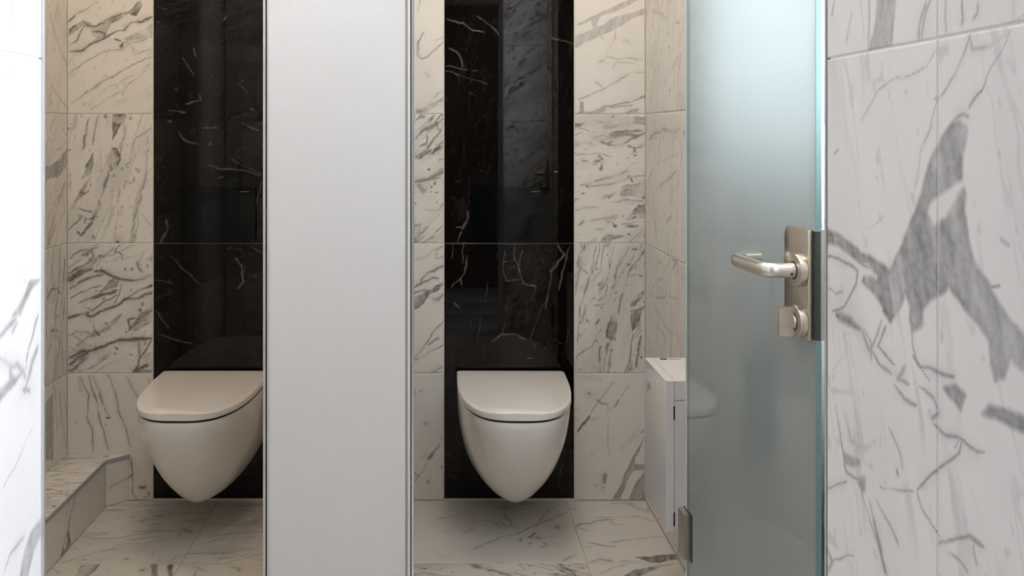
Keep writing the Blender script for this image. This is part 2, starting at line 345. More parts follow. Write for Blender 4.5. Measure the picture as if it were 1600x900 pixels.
V['LL0'] = {'broken': False, 'streak': (80, .1), 'draw': [(*D_, [(5, .45, '130,150 150,350 180,540'), (5, .4, '100,120 112,300 120,420'), (5, .3, '160,200 182,320')], [(.42, '45,250 90,190 100,560 90,610 60,600 45,610')])]}
V['ledge_top'] = {'streak': (2, .45), 'draw': [(*D_, [(8, .55, '60,720 170,690 260,690'), (7, .5, '70,780 160,770'), (8, .5, '110,650 200,600 370,590'), (8, .5, '60,830 190,820'), (10, .4, '120,640 240,630 320,620'), (10, .35, '100,735 160,735')], [])]}
H_ = (60, 770, 4.444)
V['ledge_side'] = {'draw': [(*H_, [(7, .4, '265,0 225,150 205,230'), (5, .35, '190,150 215,60'), (3, .3, '350,180 420,100')], [(.5, '150,450 190,300 215,190 225,170 220,300 230,350 200,400'), (-1, '175,370 200,310 205,300 200,340 185,390')])]}
V['ledge_end'] = {'draw': [(*D_, [(5, .35, '440,800 500,760 580,720')], [])]}
E0 = (640, 0, 4.737)
V['RL3'] = {'draw': [(*E0, [(7, .45, '60,70 75,0'), (7, .45, '100,235 65,300 60,400 90,440 120,430 180,380 250,320'), (5, .3, '190,300 260,270'), (18, .4, '50,820 130,790 200,760 260,730'), (9, .55, '50,830 140,810 200,780'), (5, .35, '130,780 200,700 250,660'), (14, .15, '120,540 140,560')], [])]}
V['RL2'] = {'streak': (45, .45), 'draw': [(640, 170, 4.09, [(20, .5, '40,190 80,140 120,120 180,90'), (22, .45, '40,320 90,280 130,260'), (26, .5, '140,430 180,420 220,400'), (14, .5, '40,470 120,450 200,440'), (8, .6, '50,330 100,290 140,265'), (10, .5, '60,240 100,220 110,170'), (10, .45, '190,150 170,110 220,60'), (14, .45, '40,60 90,45'),
 (5, .35, '100,645 215,645'), (14, .4, '35,740 55,740'), (7, .4, '40,800 100,770'), (7, .55, '65,860 130,830 155,815'), (20, .4, '60,490 90,520'), (9, .4, '190,330 220,320'), (9, .45, '150,300 190,220 220,200')], [])]}
V['RL1'] = {'draw': [(640, 370, 4.09, [(5, .4, '30,150 100,130 180,70'), (7, .5, '220,60 170,90 165,140 190,140 220,120'), (13, .55, '70,280 110,230 155,215 220,185'), (9, .55, '30,320 80,290 150,260 185,270'), (10, .45, '30,355 110,340'), (16, .5, '150,390 180,400 215,370'), (5, .5, '25,780 100,690 160,600 215,540'), (5, .55, '30,790 90,760 215,685'), (6, .4, '135,870 205,830'), (7, .5, '120,685 185,650')],
 [(.52, '30,380 70,370 150,330 215,285 218,310 190,340 150,360 110,400 60,450 30,460')])]}
V['RL0'] = {'width': 1.0, 'warp': 0.5, 'gain': 1.1, 'draw': [(640, 570, 4.09, [(5, .45, '110,610 90,670 50,720 30,750'), (8, .5, '30,690 60,712'), (11, .6, '115,740 118,755'), (9, .6, '190,657 200,657'), (9, .5, '66,168 72,172'), (7, .6, '92,370 108,378'), (4, .35, '70,600 110,570'), (5, .3, '200,450 210,480'), (12, .2, '30,150 30,200')], [(.65, '195,500 185,530 140,590 115,610 110,595 150,550')])]}
E_ = (890, 0, 4.737)
V['RB3'] = {'broken': False, 'gain': 1.05, 'draw': [(*E_, [(4, .35, '345,230 320,320 280,370 275,420 360,435 440,425 490,445 570,440'), (4, .3, '225,280 310,320'), (6, .5, '60,735 130,710 230,670 300,625 380,580 450,545'), (9, .4, '200,685 245,650 190,610'), (3, .35, '450,545 510,535 600,530'), (9, .5, '50,830 140,830 250,800 360,775 470,745 570,710'), (13, .45, '110,830 200,830 270,815'), (14, .45, '420,835 460,820 510,810'), (10, .4, '300,800 400,790 480,770'), (25, .12, '400,300 460,330'), (7, .35, '440,430 495,445'), (14, .25, '225,450 250,445'), (4, .3, '320,510 340,460 480,470')],
 [(.36, '45,265 200,205 280,160 400,110 580,65 580,95 470,135 390,185 330,230 220,270 60,350 45,350'), (.36, '45,185 130,140 190,110 240,85 360,35 430,0 450,-30 560,-30 515,0 430,40 330,90 260,115 220,130 210,205 180,205 165,150 60,190'), (.6, '75,750 103,755 108,820 70,830')])]}
V['RR3'] = {'streak': (70, .2), 'draw': [(*E_, [(4, .35, '760,220 700,310 670,390'), (5, .35, '660,270 620,330 590,400'), (5, .4, '800,430 740,550 690,650'), (10, .4, '830,140 850,140 835,230'), (4, .35, '645,470 610,620 600,800'), (4, .3, '790,700 770,790'), (4, .4, '830,650 860,720'), (12, .25, '620,80 720,130'), (7, .4, '780,180 810,160'), (9, .45, '735,665 745,660'), (4, .35, '820,380 860,470')], [])]}
F_ = (890, 170, 4.09)
V['RB2'] = {'streak': (10, .42), 'draw': [(*F_, [(14, .5, '240,230 320,230 400,200 485,150'), (16, .5, '340,160 400,180 440,170'), (14, .5, '370,240 420,260 480,230'), (10, .5, '190,205 240,220 300,200'), (34, .25, '40,230 90,210 150,230'), (12, .55, '155,330 200,320 180,300'), (9, .35, '160,460 260,430 370,400'), (6, .35, '60,490 180,490 330,470 480,420'), (8, .55, '60,740 90,720'),
 (10, .55, '230,700 250,720 280,712'), (10, .55, '380,745 440,750'), (6, .3, '345,735 488,720'), (5, .4, '350,580 470,590'), (7, .4, '390,855 430,810 480,780'), (6, .4, '60,125 100,130 130,150'), (4, .45, '40,300 150,280 260,300'), (9, .5, '90,335 110,335'), (6, .4, '170,770 220,760'), (8, .5, '340,140 400,150 470,135')],
 [(.3, '130,140 200,80 340,60 490,45 490,100 380,100 280,130 200,140'), (.3, '330,560 340,500 420,480 488,440 488,580 400,560'), (.45, '440,610 488,610 488,700 420,710 360,710'), (.5, '240,800 360,805 300,830 220,860 180,858'), (.4, '110,840 170,815 170,845 130,850')])]}
V['RR2'] = {'streak': (75, .15), 'draw': [(*F_, [(14, .42, '500,210 540,160 600,130 650,150 710,130'), (8, .35, '520,190 560,180'), (5, .3, '540,360 690,290'), (10, .35, '540,540 590,490 690,400'), (4, .4, '590,40 580,110'), (5, .4, '735,60 700,160 715,290 690,500 685,710'), (14, .25, '655,520 650,600'), (8, .3, '500,470 540,380'), (14, .3, '540,700 560,840'), (6, .4, '680,800 670,825'), (5, .35, '740,700 720,850'), (12, .3, '620,720 650,690')], [])]}
G_ = (890, 370, 4.09)
V['RB1'] = {'streak': (76, .38), 'draw': [(*G_, [(6, .55, '170,55 140,210 105,320 75,440 55,540 50,690'), (9, .5, '85,390 65,480'), (5, .5, '265,70 240,260 230,390'), (8, .35, '290,240 330,170 390,60'), (14, .55, '370,250 400,190 480,90'), (12, .5, '360,260 420,240 470,250'), (10, .5, '370,240 345,360 310,490'), (12, .5, '250,680 215,860'), (9, .6, '200,700 190,870'), (16, .55, '265,720 245,870'),
 (12, .5, '390,480 440,470 480,440'), (7, .55, '410,620 385,780 355,865'), (9, .55, '460,640 430,820'), (6, .45, '210,580 150,690 50,760 40,790'), (10, .55, '170,560 185,530'), (6, .4, '40,160 60,165'), (6, .4, '80,210 120,240'), (7, .45, '190,410 215,390'), (6, .4, '150,440 200,440 230,430'), (12, .6, '235,58 250,58'), (8, .35, '330,170 300,210')],
 [(.58, '300,495 305,560 285,660 235,640 235,570 260,510'), (.58, '475,340 470,390 400,460 385,450 430,370'), (.55, '395,490 450,460 470,460 440,560 400,610 395,540')])]}
V['RR1'] = {'streak': (80, .15), 'draw': [(*G_, [(8, .45, '520,380 530,320 600,250 640,140'), (14, .45, '640,140 690,160 660,210'), (10, .4, '520,370 545,390 610,380 620,360'), (4, .45, '650,230 635,380 700,410'), (5, .4, '580,320 580,390'), (5, .4, '560,150 610,200'), (12, .25, '540,430 590,540 650,620'), (6, .4, '680,620 695,660'), (8, .35, '560,570 610,640 600,720'), (5, .4, '700,690 745,685')], [])]}
I_ = (890, 570, 4.09)
V['RB0'] = {'width': 1.0, 'warp': 0.5, 'gain': 1.1, 'broken': False, 'draw': [(*I_, [(5, .45, '135,310 180,240 220,190 285,105'), (9, .6, '180,225 210,250 245,255 250,285'), (7, .5, '250,305 290,270 315,225'), (4, .3, '250,310 245,460 250,570'), (10, .6, '120,185 130,190'), (8, .6, '40,282 52,282'), (7, .5, '38,345'), (8, .55, '130,560 150,570'), (16, .6, '225,705 220,750'), (9, .6, '168,768 175,770'), (12, .45, '205,785 220,785'), (8, .5, '460,430 470,425'), (4, .35, '135,360 190,340'), (5, .3, '330,200 380,130'), (6, .35, '220,405'), (30, .12, '60,80 200,90'), (30, .12, '330,520 420,450')],
 [(.7, '130,320 132,345 90,390 55,435 50,425 80,375'), (.55, '478,450 440,560 410,630 478,640 478,670 400,680 370,740 320,860 275,860 330,760 350,690 380,640 420,560'), (.5, '478,680 478,860 380,860 400,800 440,730')])]}
V['RR0'] = {'streak': (60, .2)}
J_ = (640, 770, 6.154); K_ = (870, 770, 6.924)
V['FR0'] = {'width': 1.8, 'gain': 1.45, 'draw': [(*J_, [(5, .5, '590,545 700,500 900,425 1020,400 1120,360 1270,280 1400,235 1525,180'), (8, .55, '900,170 930,240 1000,325 1080,345'), (5, .4, '690,255 790,280 890,350'), (5, .4, '820,285 880,290 930,330'), (5, .4, '250,260 500,210 640,200'), (6, .4, '1240,265 1310,190 1380,140'), (6, .45, '1050,115 1180,100'),
 (16, .5, '1060,440 1065,460'), (14, .5, '1150,430 1200,395'), (14, .5, '1130,495 1160,480'), (12, .5, '1230,430 1265,440'), (16, .4, '1420,320 1425,340'), (14, .45, '1370,420 1380,420'), (10, .45, '1295,485 1320,500'), (5, .35, '280,610 330,600 390,650'), (5, .3, '320,370 390,370'), (6, .4, '1480,650 1600,590'), (8, .4, '840,150 970,135'), (12, .4, '605,270'), (30, .12, '540,380 600,350'), (8, .4, '1270,525 1300,510'), (6, .3, '1370,470 1420,510'), (8, .4, '850,670')], [])]}
V['FR1'] = {'width': 1.8, 'gain': 1.45, 'streak': (-25, .4), 'draw': [(*J_, [(28, .45, '600,690 760,740 960,790'), (8, .4, '680,685 800,720'), (14, .5, '1440,690 1500,720 1600,760'), (12, .5, '1540,740 1600,800'), (5, .35, '40,700 150,750'), (8, .35, '1080,690 1110,740')], [])]}
V['FS0'] = {'width': 1.8, 'gain': 1.45, 'broken': False, 'draw': [(*K_, [(10, .55, '205,360 280,335 360,330 430,300 560,285 640,290'), (8, .5, '420,265 600,262 780,265 900,250'), (7, .45, '570,290 620,335 710,345'), (5, .4, '590,120 720,105 900,95'), (12, .5, '760,120 830,125'), (6, .45, '790,140 900,180 985,210 975,150'), (5, .45, '560,550 700,520 960,490 1160,465'), (9, .45, '370,545 530,575 640,590'), (5, .35, '300,600 420,570'), (14, .4, '350,740 450,710 590,740'), (8, .5, '700,740 820,745 930,740'), (6, .4, '230,380 330,410'), (6, .35, '150,165 200,172'), (5, .35, '900,260 1000,290 1080,300')],
 [(.6, '860,690 1285,670 1300,715 1120,750 1010,750 930,720')])]}
V['FS1'] = {'width': 1.8, 'gain': 1.45, 'draw': [(*K_, [(6, .4, '1000,800 1200,780 1345,760'), (5, .4, '450,890 560,830 700,790 780,770')], [(.45, '710,900 850,830 1040,800 1130,800 1040,840 900,900 850,930 650,930')])]}
V['FL0'] = {'width': 1.8, 'gain': 1.45, 'streak': (8, .22), 'draw': [(*H_, [(4, .35, '160,490 300,440 440,410 620,350 820,340'), (4, .35, '300,310 500,320 640,300 800,270 940,265'), (12, .4, '1010,255 1060,265'), (5, .4, '900,480 960,445 1040,425'), (5, .4, '430,410 560,390'), (8, .6, '255,385'), (8, .5, '600,460 615,455'), (9, .5, '320,465'), (6, .4, '830,165 850,160'), (16, .2, '730,200 750,180')], [])]}
V['FM0'] = {'width': 1.8, 'gain': 1.45, 'streak': (8, .22), 'draw': [(*H_, [(4, .35, '1080,370 1230,330 1400,260'), (4, .35, '1100,310 1300,290 1550,270'), (4, .3, '1300,490 1550,420'), (6, .35, '1460,310 1490,305')], [])]}
V['FL1'] = {'width': 1.8, 'gain': 1.45, 'draw': [(*H_, [(8, .3, '100,530 140,560'), (10, .65, '718,540'), (7, .4, '480,540')], [(.42, '260,560 280,510 430,495 400,530 340,578 240,600'), (.45, '780,495 830,495 835,600 795,600'), (.55, '890,495 930,495 945,570 950,610 920,600')])]}
V['FM1'] = {'width': 1.8, 'gain': 1.45, 'draw': [(*H_, [(6, .4, '1340,510 1390,520 1405,550'), (12, .3, '1100,520 1160,550'), (7, .3, '1100,530 1090,578')], [])]}
L_, M_, N_ = (1280, 0, 3.0), (1280, 300, 3.0), (1280, 600, 3.0)
V['RJ'] = {'streak': (-72, .10), 'edge': 0.0022, 'broken': False, 'warp': 0.4, 'width': 1.5, 'gain': 1.3, 'grow': 0.0014, 'draw': [(*M_, [(8, .45, '30,305 90,315 180,370 170,440 110,540 60,570'), (28, .5, '80,575 150,610 200,660 230,740'), (8, .5, '200,640 240,700 240,790'), (10, .4, '290,600 240,740 270,800 340,850'), (8, .45, '310,620 270,720 350,800'), (20, .35, '400,810 370,870 420,900'), (10, .45, '440,760 470,810 560,830 640,870'), (5, .35, '30,450 80,480 110,460'), (8, .4, '430,640 440,720 460,790 520,880'), (10, .45, '800,440 850,440'), (4, .3, '130,650 130,760 60,830'), (10, .3, '860,230 890,250'), (8, .4, '170,320 240,360 260,400'), (5, .2, '220,185 300,110')],
  [(.52, '600,-290 625,-325 660,-330 690,-310 675,-180 670,-60 690,0 682,80 700,210 730,320 790,410 850,540 900,620 970,690 970,830 905,770 870,850 830,870 805,790 800,690 740,600 690,540 640,470 610,425 580,465 520,500 490,550 480,620 440,650 425,600 430,540 405,465 370,540 330,600 320,575 290,540 240,470 200,415 210,385 280,410 240,360 160,310 90,250 10,235 10,165 100,215 200,290 330,365 390,240 430,120 480,10 500,-60 540,-180 580,-260'),
   (-1, '515,90 530,50 600,0 690,-55 640,30 590,110 540,140'), (-1, '135,540 190,430 290,540 270,590 210,620'), (-1, '170,340 230,350 265,405 200,375')]),
 (*N_, [(14, .4, '360,20 400,80 460,110'), (14, .4, '470,10 540,60 560,120 530,160'), (10, .45, '540,180 590,230 660,250 740,320 780,320'), (8, .45, '670,260 660,330 560,400 460,495'), (6, .4, '440,500 380,500 285,485'), (6, .4, '455,500 480,590 530,670 580,740'), (16, .45, '560,750 640,730 700,720 770,770'), (14, .4, '600,790 650,830 700,890'), (10, .4, '720,760 740,850'),
  (7, .5, '75,100 100,230 130,410 180,450 210,560 250,680 290,810 320,885'), (16, .5, '235,560 290,800 310,870'), (22, .22, '120,140 150,260 200,300'), (8, .4, '220,165'), (10, .5, '365,410 368,420'), (26, .15, '210,300 260,280'), (6, .35, '330,210 380,330 390,400'), (5, .4, '20,495 130,460'), (8, .35, '260,540 330,650 370,750'), (12, .35, '30,750 60,830 30,880'), (6, .35, '60,830 130,800 165,800'), (26, .18, '60,30 160,40'), (6, .35, '350,0 380,60 440,110'), (9, .4, '180,240'), (14, .3, '240,390'), (7, .3, '660,250 640,300')],
  [(.5, '770,140 800,100 880,120 970,155 970,220 900,190 830,150'), (.5, '590,10 640,10 685,50 660,110 620,60'), (.45, '120,325 190,360 190,385 125,370'), (.45, '185,445 215,450 210,510 200,500')]),
 (*L_, [(5, .35, '280,420 340,380 440,350 510,320 550,240'), (4, .25, '200,570 280,420'), (9, .5, '890,145 860,230 800,330 760,420 700,500'), (8, .45, '710,180 690,240 640,350 580,460'), (10, .4, '545,470 570,470'), (8, .4, '560,480 540,530 520,610 480,700 470,790 450,880'), (14, .3, '700,170 720,240 790,220 870,160'), (14, .35, '630,560 680,530 700,540'), (5, .4, '70,720 90,700'), (7, .3, '408,440'), (12, .3, '520,610 530,590')], [])]}
V['RJU'] = {'edge': 0.0022, 'broken': False, 'warp': 0.4, 'width': 1.5, 'gain': 1.3, 'grow': 0.0014, 'draw': [(*L_, [(6, .4, '235,0 225,240'), (12, .3, '60,60 70,10'), (10, .4, '500,10 470,130 465,190'), (14, .3, '480,190 500,60 520,0'), (8, .3, '590,0 600,150'), (8, .45, '665,0 665,60 668,120'), (9, .4, '740,20 740,60 720,90'), (7, .45, '910,0 905,100'), (6, .3, '910,95 960,80'), (8, .2, '130,200 150,60'), (8, .45, '280,120 300,0'), (6, .2, '190,0 210,180')], [(.36, '275,0 350,0 335,210 230,235 260,130')])]}
P_, Q_, R_ = (0, 420, 4.09), (0, 664, 3.81), (0, 0, 3.81)
V['LJ'] = {'edge': 0.0022, 'broken': False, 'warp': 0.4, 'width': 1.6, 'gain': 1.5, 'grow': 0.0012, 'draw': [(*P_, [(20, .3, '0,440 60,360 100,320'), (10, .3, '80,400 110,340'), (8, .5, '245,300 210,420 170,560 165,650'), (22, .35, '240,500 200,600 180,700 160,790'), (26, .3, '0,580 70,620 130,620 160,700'), (18, .35, '190,770 150,770'), (5, .2, '150,30 160,100')],
  [(.42, '190,90 250,75 200,130 150,230 130,290 80,300 120,240 160,170'), (.4, '110,600 150,650 100,720 40,780 0,840 0,780 60,720 60,640'), (-1, '80,650 100,630 120,660 95,680')]),
 (*Q_, [(10, .3, '140,660 60,780 20,899'), (5, .2, '200,0 90,250 20,370')], [(.35, '235,570 180,640 150,740 120,910 160,910 200,740 240,650')]), (*R_, [(5, .2, '0,520 80,400')], [])]}
V['LJU'] = {'edge': 0.0022, 'broken': False, 'warp': 0.4, 'width': 1.5, 'gain': 1.3, 'grow': 0.0014, 'draw': [(*R_, [(10, .3, '70,0 65,170'), (8, .22, '60,170 80,300'), (6, .2, '140,280 150,340')], [])]}
S1, S2, S3, S4 = (240, 90, 3.0), (0, 236, 3.81), (0, 472, 3.81), (0, 0, 3.81)
V['KL'] = {'halo': 0.05, 'width': 0.8, 'gain': 1.0, 'draw': [(*S1, [(4, .5, '80,250 150,255'), (4, .5, '60,290 80,290 70,300'), (4, .5, '150,220 220,200 210,170'), (4, .5, '120,350 150,390 210,410'), (4, .4, '255,500 300,520 410,525 500,550'), (4, .4, '410,310 490,345'), (3, .25, '400,120 440,160'), (6, .3, '480,680 505,580'), (3, .4, '230,330 300,330'), (9, .3, '60,760 65,800 30,870'), (3, .3, '370,480 500,540'), (6, .3, '310,565 330,560'), (7, .3, '255,410 265,400'), (4, .3, '450,240 470,250'), (7, .4, '105,150'), (5, .3, '410,840 420,820')], []),
 (*S2, [(8, .5, '1405,640 1440,690 1450,780 1415,820'), (5, .35, '1430,670 1465,690 1450,740'), (4, .35, '1000,620 1080,700 1200,800'), (4, .3, '920,770 1030,790'), (5, .3, '1340,590 1390,580 1450,590'), (4, .3, '1500,570 1560,610'), (3, .3, '1480,750 1530,755')], []),
 (*S3, [(4, .35, '930,50 1010,150'), (4, .35, '920,180 1040,220 1155,255'), (3, .3, '1160,85 1215,95')], []), (*S4, [(5, .5, '1145,290 1170,335'), (5, .4, '1085,340 1150,440'), (3, .3, '1000,660 1110,660'), (10, .4, '1330,120 1345,100'), (4, .3, '930,130 960,130'), (4, .3, '940,40 1000,60'), (4, .25, '1060,790 1120,840'), (5, .3, '1360,280')], [])], 'streak': (20, .025)}
T1, T2, T3, T4 = (690, 0, 3.0), (640, 236, 3.63), (640, 440, 3.63), (640, 652, 3.63)
V['KR'] = {'halo': 0.05, 'width': 0.8, 'gain': 1.0, 'draw': [(*T1, [(4, .6, '25,90 100,110 150,145 200,150'), (4, .45, '165,75 220,110 270,160'), (4, .5, '30,230 75,250 100,310'), (3, .45, '20,310 180,335'), (4, .55, '20,335 130,370 215,395'), (3, .4, '520,175 620,210'), (3, .3, '60,345 75,375'), (4, .35, '130,430 170,455')], []),
 (*T2, [(12, .3, '330,340 320,400 295,440'), (5, .4, '265,430 300,435'), (8, .4, '290,460 270,510'), (8, .45, '245,530 240,610'), (6, .45, '310,520 300,640'), (8, .45, '330,590 310,690 275,730 245,770'), (6, .4, '285,720 290,760'), (7, .5, '585,530 590,590 620,650 630,720 660,760 715,770'), (5, .35, '540,560 530,680 550,740 620,735'), (5, .5, '545,625 600,615'), (4, .4, '640,570 620,660'), (7, .5, '845,530 880,590 830,660 800,690'), (5, .45, '910,540 870,680 850,790'), (4, .35, '820,640 770,890'), (4, .3, '720,770 690,850'), (4, .35, '560,655 610,660'), (9, .3, '250,860 275,885'), (3, .25, '440,740 430,880')], []),
 (*T3, [(6, .4, '630,10 710,25'), (8, .35, '500,320 520,295 600,300 660,330'), (5, .35, '470,340 510,310'), (6, .35, '700,350 715,370'), (9, .35, '670,430 700,430'), (4, .25, '560,90 530,300'), (4, .25, '780,90 700,260 680,340'), (4, .25, '910,220 880,400'), (4, .2, '400,200 390,340'), (8, .25, '255,130 275,140'), (3, .2, '350,190 345,260'), (4, .25, '800,320 870,350')], []),
 (*T4, [(4, .3, '210,200 230,220'), (4, .25, '200,320 270,360'), (6, .25, '870,250 860,300 840,400'), (5, .3, '900,160 910,145'), (4, .2, '860,400 870,420')], [])], 'streak': (80, .02)}

# ---------------------------------------------------------------- setting
YB, XL, XR, YF = 2.9586, -1.142, 0.640, 1.862        # back wall, stall side walls, stall front
YJ, XJL, XJR, YJ0 = 0.854, -0.351, 0.345, 0.42       # doorway we look through
ROWS = [0.0, 0.392, 0.793, 1.191, 1.592, 1.992, 2.45]
CEIL = 2.45
G = 0.0008                                            # how far the joints lie behind the stone

def wall(name, lo, hi, mat, label, cat='wall'):
    bm = bmesh.new(); add_box(bm, lo, hi)
    return props(done(bm, name, mat), label, cat, None, 'structure')
wb = wall('wall_back', (XL-0.02, YB+G, 0), (XR+0.02, YB+0.12, CEIL), M['grout'], 'stone clad back wall of both toilet stalls, white marble with two black strips')
wl = wall('wall_left', (XL-0.12, YJ, 0), (XL-G, YB+G, CEIL), M['grout'], 'white marble side wall at the far left of the left stall')
bm = bmesh.new()
WY0, WY1, WZ0, WZ1 = 1.24, 1.76, 1.12, 2.25           # window opening beside the glass door
for lo, hi in (((XR+G, YJ, 0), (XR+0.12, WY0, CEIL)), ((XR+G, WY1, 0), (XR+0.12, YB+G, CEIL)), ((XR+G, WY0, 0), (XR+0.12, WY1, WZ0)), ((XR+G, WY0, WZ1), (XR+0.12, WY1, CEIL))): add_box(bm, lo, hi)
wr = props(done(bm, 'wall_right', M['grout']), 'white marble side wall behind the wall-hung bin in the right stall', 'wall', None, 'structure')
fl = wall('floor', (-1.5, -1.1, -0.10), (1.5, YB+0.12, -G), M['grout'], 'floor of large grey-veined marble tiles under the two toilets', 'floor')
wall('ceiling', (-1.5, -1.1, CEIL), (1.5, YB+0.12, CEIL+0.1), M['plaster'], 'plain white ceiling above the toilet stalls', 'ceiling')
pw = wall('wall_partition', (-0.210, YF+0.03, 0), (-0.165, YB+G, CEIL), M['grout'], 'marble clad dividing wall between the two stalls, behind the white panel')
wf = props(empty('wall_front'), 'marble lined doorway wall nearest the camera, its reveals at both picture edges', 'wall', None, 'structure')
box('masonry', (XL-0.12, YJ0, 0), (XJL-0.0006, YJ-0.008-G, CEIL), M['light_grout'], wf)
box('masonry', (XJR+0.0006, YJ0, 0), (XR+0.12, YJ-0.008-G, CEIL), M['light_grout'], wf)
box('masonry', (XJL-0.01, YJ0, 2.08), (XJR+0.01, YJ-0.008, CEIL), M['plaster'], wf)
# room we stand in
wall('wall_left.001', (-1.4, -1.1, 0), (-1.3, YJ0, CEIL), M['plaster'], 'plain white left wall of the lobby behind the camera')
wq = props(empty('wall_right.001'), 'lobby wall with a window, right of and behind the camera', 'wall', None, 'structure')
box('masonry', (1.3, -1.1, 0), (1.4, YJ0, 0.9), M['plaster'], wq); box('masonry', (1.3, -1.1, 2.2), (1.4, YJ0, CEIL), M['plaster'], wq)
box('masonry', (1.3, -1.1, 0.9), (1.4, -0.85, 2.2), M['plaster'], wq); box('masonry', (1.3, 0.15, 0.9), (1.4, YJ0, 2.2), M['plaster'], wq)
wall('wall_back.001', (-1.4, -1.2, 0), (1.4, -1.1, CEIL), M['plaster'], 'plain lobby wall holding the dark door behind the camera')
box('masonry', (-1.3, YJ0-0.02, 0), (XL-0.12, YJ0+0.1, CEIL), M['plaster'], wf); box('masonry', (XR+0.12, YJ0-0.02, 0), (1.3, YJ0+0.1, CEIL), M['plaster'], wf)
wn = props(empty('window_1', (1.35, -0.35, 0.9)), 'daylight window in the lobby wall behind the camera', 'window', None, 'structure')
for lo, hi in (((-.03, -.5, 0), (.03, -.44, 1.3)), ((-.03, .44, 0), (.03, .5, 1.3)), ((-.03, -.5, 0), (.03, .5, .06)), ((-.03, -.5, 1.24), (.03, .5, 1.3))):
    box('window_frame', lo, hi, M['plaster'], wn)
d1 = props(empty('door_1', (0, -1.1, 0)), 'dark door seen mirrored in the black marble behind the right toilet', 'door', None, 'structure')
box('door_leaf', (-0.45, 0.0, 0.0), (0.45, 0.03, 2.0), M['darkwood'], d1)
box('door_frame', (-0.51, 0.0, 0.0), (-0.452, 0.04, 2.06), M['darkwood'], d1); box('door_frame', (0.452, 0.0, 0.0), (0.51, 0.04, 2.06), M['darkwood'], d1)
box('door_frame', (-0.45, 0.0, 2.002), (0.45, 0.04, 2.06), M['darkwood'], d1)

# back wall stones
PB = Plane((0, YB, 0), (1, 0, 0), (0, 0, 1))
KX = [(-0.876, -0.476), (0.020, 0.420)]
T_ = M['white_marble']
def column(parent, pl, u0, u1, keys, res=0.0032, seed=0, rows=ROWS):
    for r in range(len(rows)-1):
        k = keys[r] if r < len(keys) else None
        slab('marble_tile', pl, u0, u1, rows[r], rows[r+1], T_, parent, V[k] if k else None, res, seed=seed+r+1)
column(wb, PB, XL, KX[0][0]-0.002, ['LB0', 'LB1', 'LB2', 'LB3'], 0.0026, 1)
column(wb, PB, KX[0][1]+0.002, -0.210, [], seed=11)
column(wb, PB, -0.165, KX[1][0]-0.002, ['RL0', 'RL1', 'RL2', 'RL3'], 0.003, 21)
column(wb, PB, KX[1][1]+0.002, XR, ['RB0', 'RB1', 'RB2', 'RB3'], 0.0026, 31)
for i, (a, b) in enumerate(KX):
    for r, (z0, z1) in enumerate(((0.006, 0.792), (0.792, 1.592), (1.592, 2.45))):
        slab('black_marble_slab', PB, a, b, z0, z1, M['black_marble'], wb, V['KL' if i == 0 else 'KR'] if r < 2 else None, 0.0024, seed=41+7*i+r, gap=0.0002)
    for x in (a-0.0013, b+0.0013):
        box('edge_profile', (x-0.0013, YB-0.0012, 0.0), (x+0.0013, YB+0.004, CEIL), M['lightline'], wb)
    box('edge_profile', (a, YB-0.0015, 0.0), (b, YB+0.004, 0.006), M['lightline'], wb)
# side walls
PL = Plane((XL, 0, 0), (0, 1, 0), (0, 0, 1)); PR = Plane((XR, YB, 0), (0, -1, 0), (0, 0, 1))
column(wl, PL, 2.529, YB, ['LL0', 'LL1', 'LL2', 'LL3'], 0.0032, 51)
for a, b in ((2.1, 2.529), (1.67, 2.1), (1.24, 1.67), (YJ, 1.24)): column(wl, PL, a, b, [], seed=60)
column(wr, PR, 0, YB-2.529, ['RR0', 'RR1', 'RR2', 'RR3'], 0.0036, 71)
column(wr, PR, YB-2.529, YB-2.10, ['RR0', 'RR3', 'RR0', 'RR0'], 0.006, 76)
for a, b in ((2.1, WY1), (1.24, YJ)): column(wr, PR, YB-a, YB-b, [], seed=80)
column(wr, PR, YB-WY1, YB-WY0, [], seed=80, rows=[0.0, 0.392, 0.793, WZ0]); column(wr, PR, YB-WY1, YB-WY0, [], seed=85, rows=[WZ1, 2.45])
w2 = props(empty('window_2', (XR+0.05, (WY0+WY1)/2, WZ0)), 'daylight window in the right wall, hidden behind the frosted glass door', 'window', None, 'structure')
hy, hz = (WY1-WY0)/2, WZ1-WZ0
for lo, hi in (((-.02, -hy, 0), (.02, -hy+.03, hz)), ((-.02, hy-.03, 0), (.02, hy, hz)), ((-.02, -hy+.03, 0), (.02, hy-.03, .03)), ((-.02, -hy+.03, hz-.03), (.02, hy-.03, hz))):
    box('window_frame', lo, hi, M['plaster'], w2)
# dividing wall
PPR = Plane((-0.165+0.008, 0, 0), (0, 1, 0), (0, 0, 1)); PPL = Plane((-0.210-0.008, YB, 0), (0, -1, 0), (0, 0, 1))
for a, b in ((YF+0.03, 2.1), (2.1, 2.529), (2.529, YB)):
    column(pw, PPR, a, b, [], seed=90); column(pw, PPL, YB-b, YB-a, [], seed=95)
